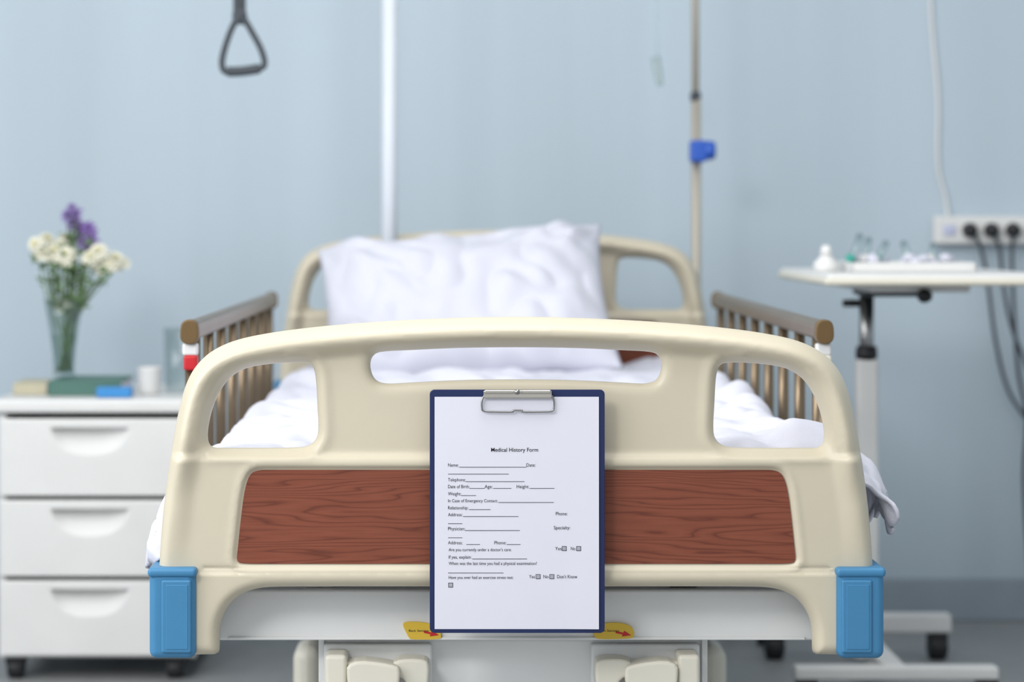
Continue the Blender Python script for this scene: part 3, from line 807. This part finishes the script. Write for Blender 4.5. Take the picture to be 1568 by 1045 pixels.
# ------------------------------------------------------------ power strip + cables
yw = 2.54
ps = empty('power_strip', (1.1, yw-0.02, 0.91))
a = M(1430, 331, yw-0.03); b = M(1700, 375, yw-0.03)
box('strip_body', (a.x, yw-0.036, b.z), (b.x, yw-0.001, a.z), WHITEP, ps, 0.008, 4)
zc = (a.z+b.z)/2
box('switch', (M(1440, 0, yw).x, yw-0.041, zc-0.012), (M(1458, 0, yw).x, yw-0.03, zc+0.012), SWITCH, ps, 0.003)
for i, u in enumerate((1485, 1518, 1551, 1584, 1617, 1650)):
    p = M(u, 352, yw-0.04)
    lathe('socket_ring_%d' % i, [(0.019, -0.003), (0.0215, -0.003), (0.0215, 0.004), (0.019, 0.004)], (p.x, yw-0.037, zc), WHITEP, ps, 24, 'Y')
    lathe('socket_%d' % i, [(0.0005, 0), (0.018, 0)], (p.x, yw-0.0365, zc), INKG, ps, 24, 'Y')
    if i < 3:
        lathe('plug_%d' % i, [(0.0005, -0.03), (0.012, -0.03), (0.015, -0.02), (0.016, 0), (0.0005, 0)], (p.x, yw-0.037, zc), DARK, ps, 20, 'Y')
yc = yw-0.05
tube('cable_1', [M(1485, 355, yc), M(1500, 375, yc), M(1512, 430, yc), M(1524, 520, yc), M(1545, 600, yc), M(1590, 680, yc), M(1600, 800, yc), M(1610, 930, yc)], 0.0045, DGREY, ps)
tube('cable_2', [M(1518, 355, yc-.01), M(1530, 380, yc), M(1538, 450, yc), M(1552, 510, yc), M(1580, 580, yc), M(1620, 700, yc), M(1640, 930, yc)], 0.0045, DGREY, ps)
tube('cable_3', [M(1551, 355, yc-.01), M(1550, 420, yc), M(1558, 560, yc), M(1572, 640, yc), M(1568, 740, yc), M(1580, 930, yc)], 0.0045, DGREY, ps)
tube('white_cable', [M(1422, -400, yw-.006), M(1424, -60, yw-.006), M(1427, 40, yw-.006), M(1436, 150, yw-.006), M(1436, 250, yw-.006), M(1447, 300, yw-.006), M(1453, 340, yw-.012)], 0.0040, WHITEP, ps)

# ------------------------------------------------------------ room shell
XL, XR, YF, ZC = -2.3, 2.6, -3.9, 2.75
def slab(n, lo, hi, m): return box(n, lo, hi, m, None, 0)
slab('wall_back', (XL-0.1, yw, 0), (XR+0.1, yw+0.1, ZC), WALL)
slab('floor', (XL-0.1, YF, -0.1), (XR+0.1, yw+0.1, 0), FLOOR)
slab('ceiling', (XL-0.1, YF, ZC), (XR+0.1, yw+0.1, ZC+0.1), CEIL)
slab('wall_right', (XR, YF, 0), (XR+0.1, yw, ZC), WALLS)
wy0, wy1, wz0, wz1 = -2.2, 0.9, 0.8, 2.45
lw = empty('wall_left', (XL-0.05, 0, 0))
for n_, lo, hi in (('below', (XL-.1, YF, 0), (XL, yw, wz0)), ('above', (XL-.1, YF, wz1), (XL, yw, ZC)), ('front', (XL-.1, YF, wz0), (XL, wy0, wz1)), ('rear', (XL-.1, wy1, wz0), (XL, yw, wz1))):
    box(n_, lo, hi, WALLS, lw, 0)
wn = empty('window_1', (XL-0.05, -0.6, 1.6))
for n_, lo, hi in (('frame_bottom', (XL-.07, wy0, wz0), (XL-.02, wy1, wz0+.05)), ('frame_top', (XL-.07, wy0, wz1-.05), (XL-.02, wy1, wz1)), ('frame_a', (XL-.07, wy0, wz0), (XL-.02, wy0+.05, wz1)), ('frame_b', (XL-.07, wy1-.05, wz0), (XL-.02, wy1, wz1)), ('mullion', (XL-.07, -.68, wz0), (XL-.02, -.62, wz1))):
    box(n_, lo, hi, WHITEP, wn, 0.004)
box('baseboard_back', (XL, yw-0.014, 0), (XR, yw, 0.098), BASEB, None, 0.004)

# ------------------------------------------------------------ lights
def area(n, loc, target, sx, sy_, e, col):
    l = bpy.data.lights.new(n, 'AREA'); l.shape = 'RECTANGLE'; l.size = sx; l.size_y = sy_; l.energy = e; l.color = col
    o = bpy.data.objects.new(n, l); COL.objects.link(o); o.location = loc
    o.rotation_euler = (Vector(target)-Vector(loc)).to_track_quat('-Z', 'Y').to_euler()
area('window_light', (XL-0.15, -0.65, 1.65), (0, 0.4, 0.8), 3.0, 1.6, 64, (0.98, 0.99, 1.0))
area('ceiling_light', (0.1, -0.3, ZC-0.03), (0.1, -0.3, 0), 1.4, 2.0, 36, (1.0, 0.985, 0.96))
area('rear_wall_fill', (0.2, 1.2, ZC-0.03), (0.3, 2.0, 0.8), 2.4, 0.6, 11, (1.0, 0.985, 0.96))  # unseen fill lamp, added to brighten the back wall
area('spot_light', (-1.5, -2.4, 2.45), (0.2, 1.6, 0.8), 0.7, 0.7, 38, (1.0, 0.985, 0.96))
w = bpy.data.worlds.new('world'); scene.world = w; w.use_nodes = True
w.node_tree.nodes['Background'].inputs[0].default_value = (0.92, 0.95, 1.0, 1)
w.node_tree.nodes['Background'].inputs[1].default_value = 0.78

# ------------------------------------------------------------ camera
cam = bpy.data.cameras.new('camera'); co = bpy.data.objects.new('camera', cam); COL.objects.link(co)
co.location = (CX, CY, HC); co.rotation_euler = (math.radians(90), 0, 0)
cam.sensor_width = 36; cam.lens = 85
cam.shift_x = (784-712)/1568; cam.shift_y = -(522.5-345)/1568
cam.dof.use_dof = True; cam.dof.focus_distance = 3.055; cam.dof.aperture_fstop = 3.6
cam.clip_start = 0.05
scene.camera = co
scene.view_settings.view_transform = 'Standard'
scene.view_settings.look = 'None'
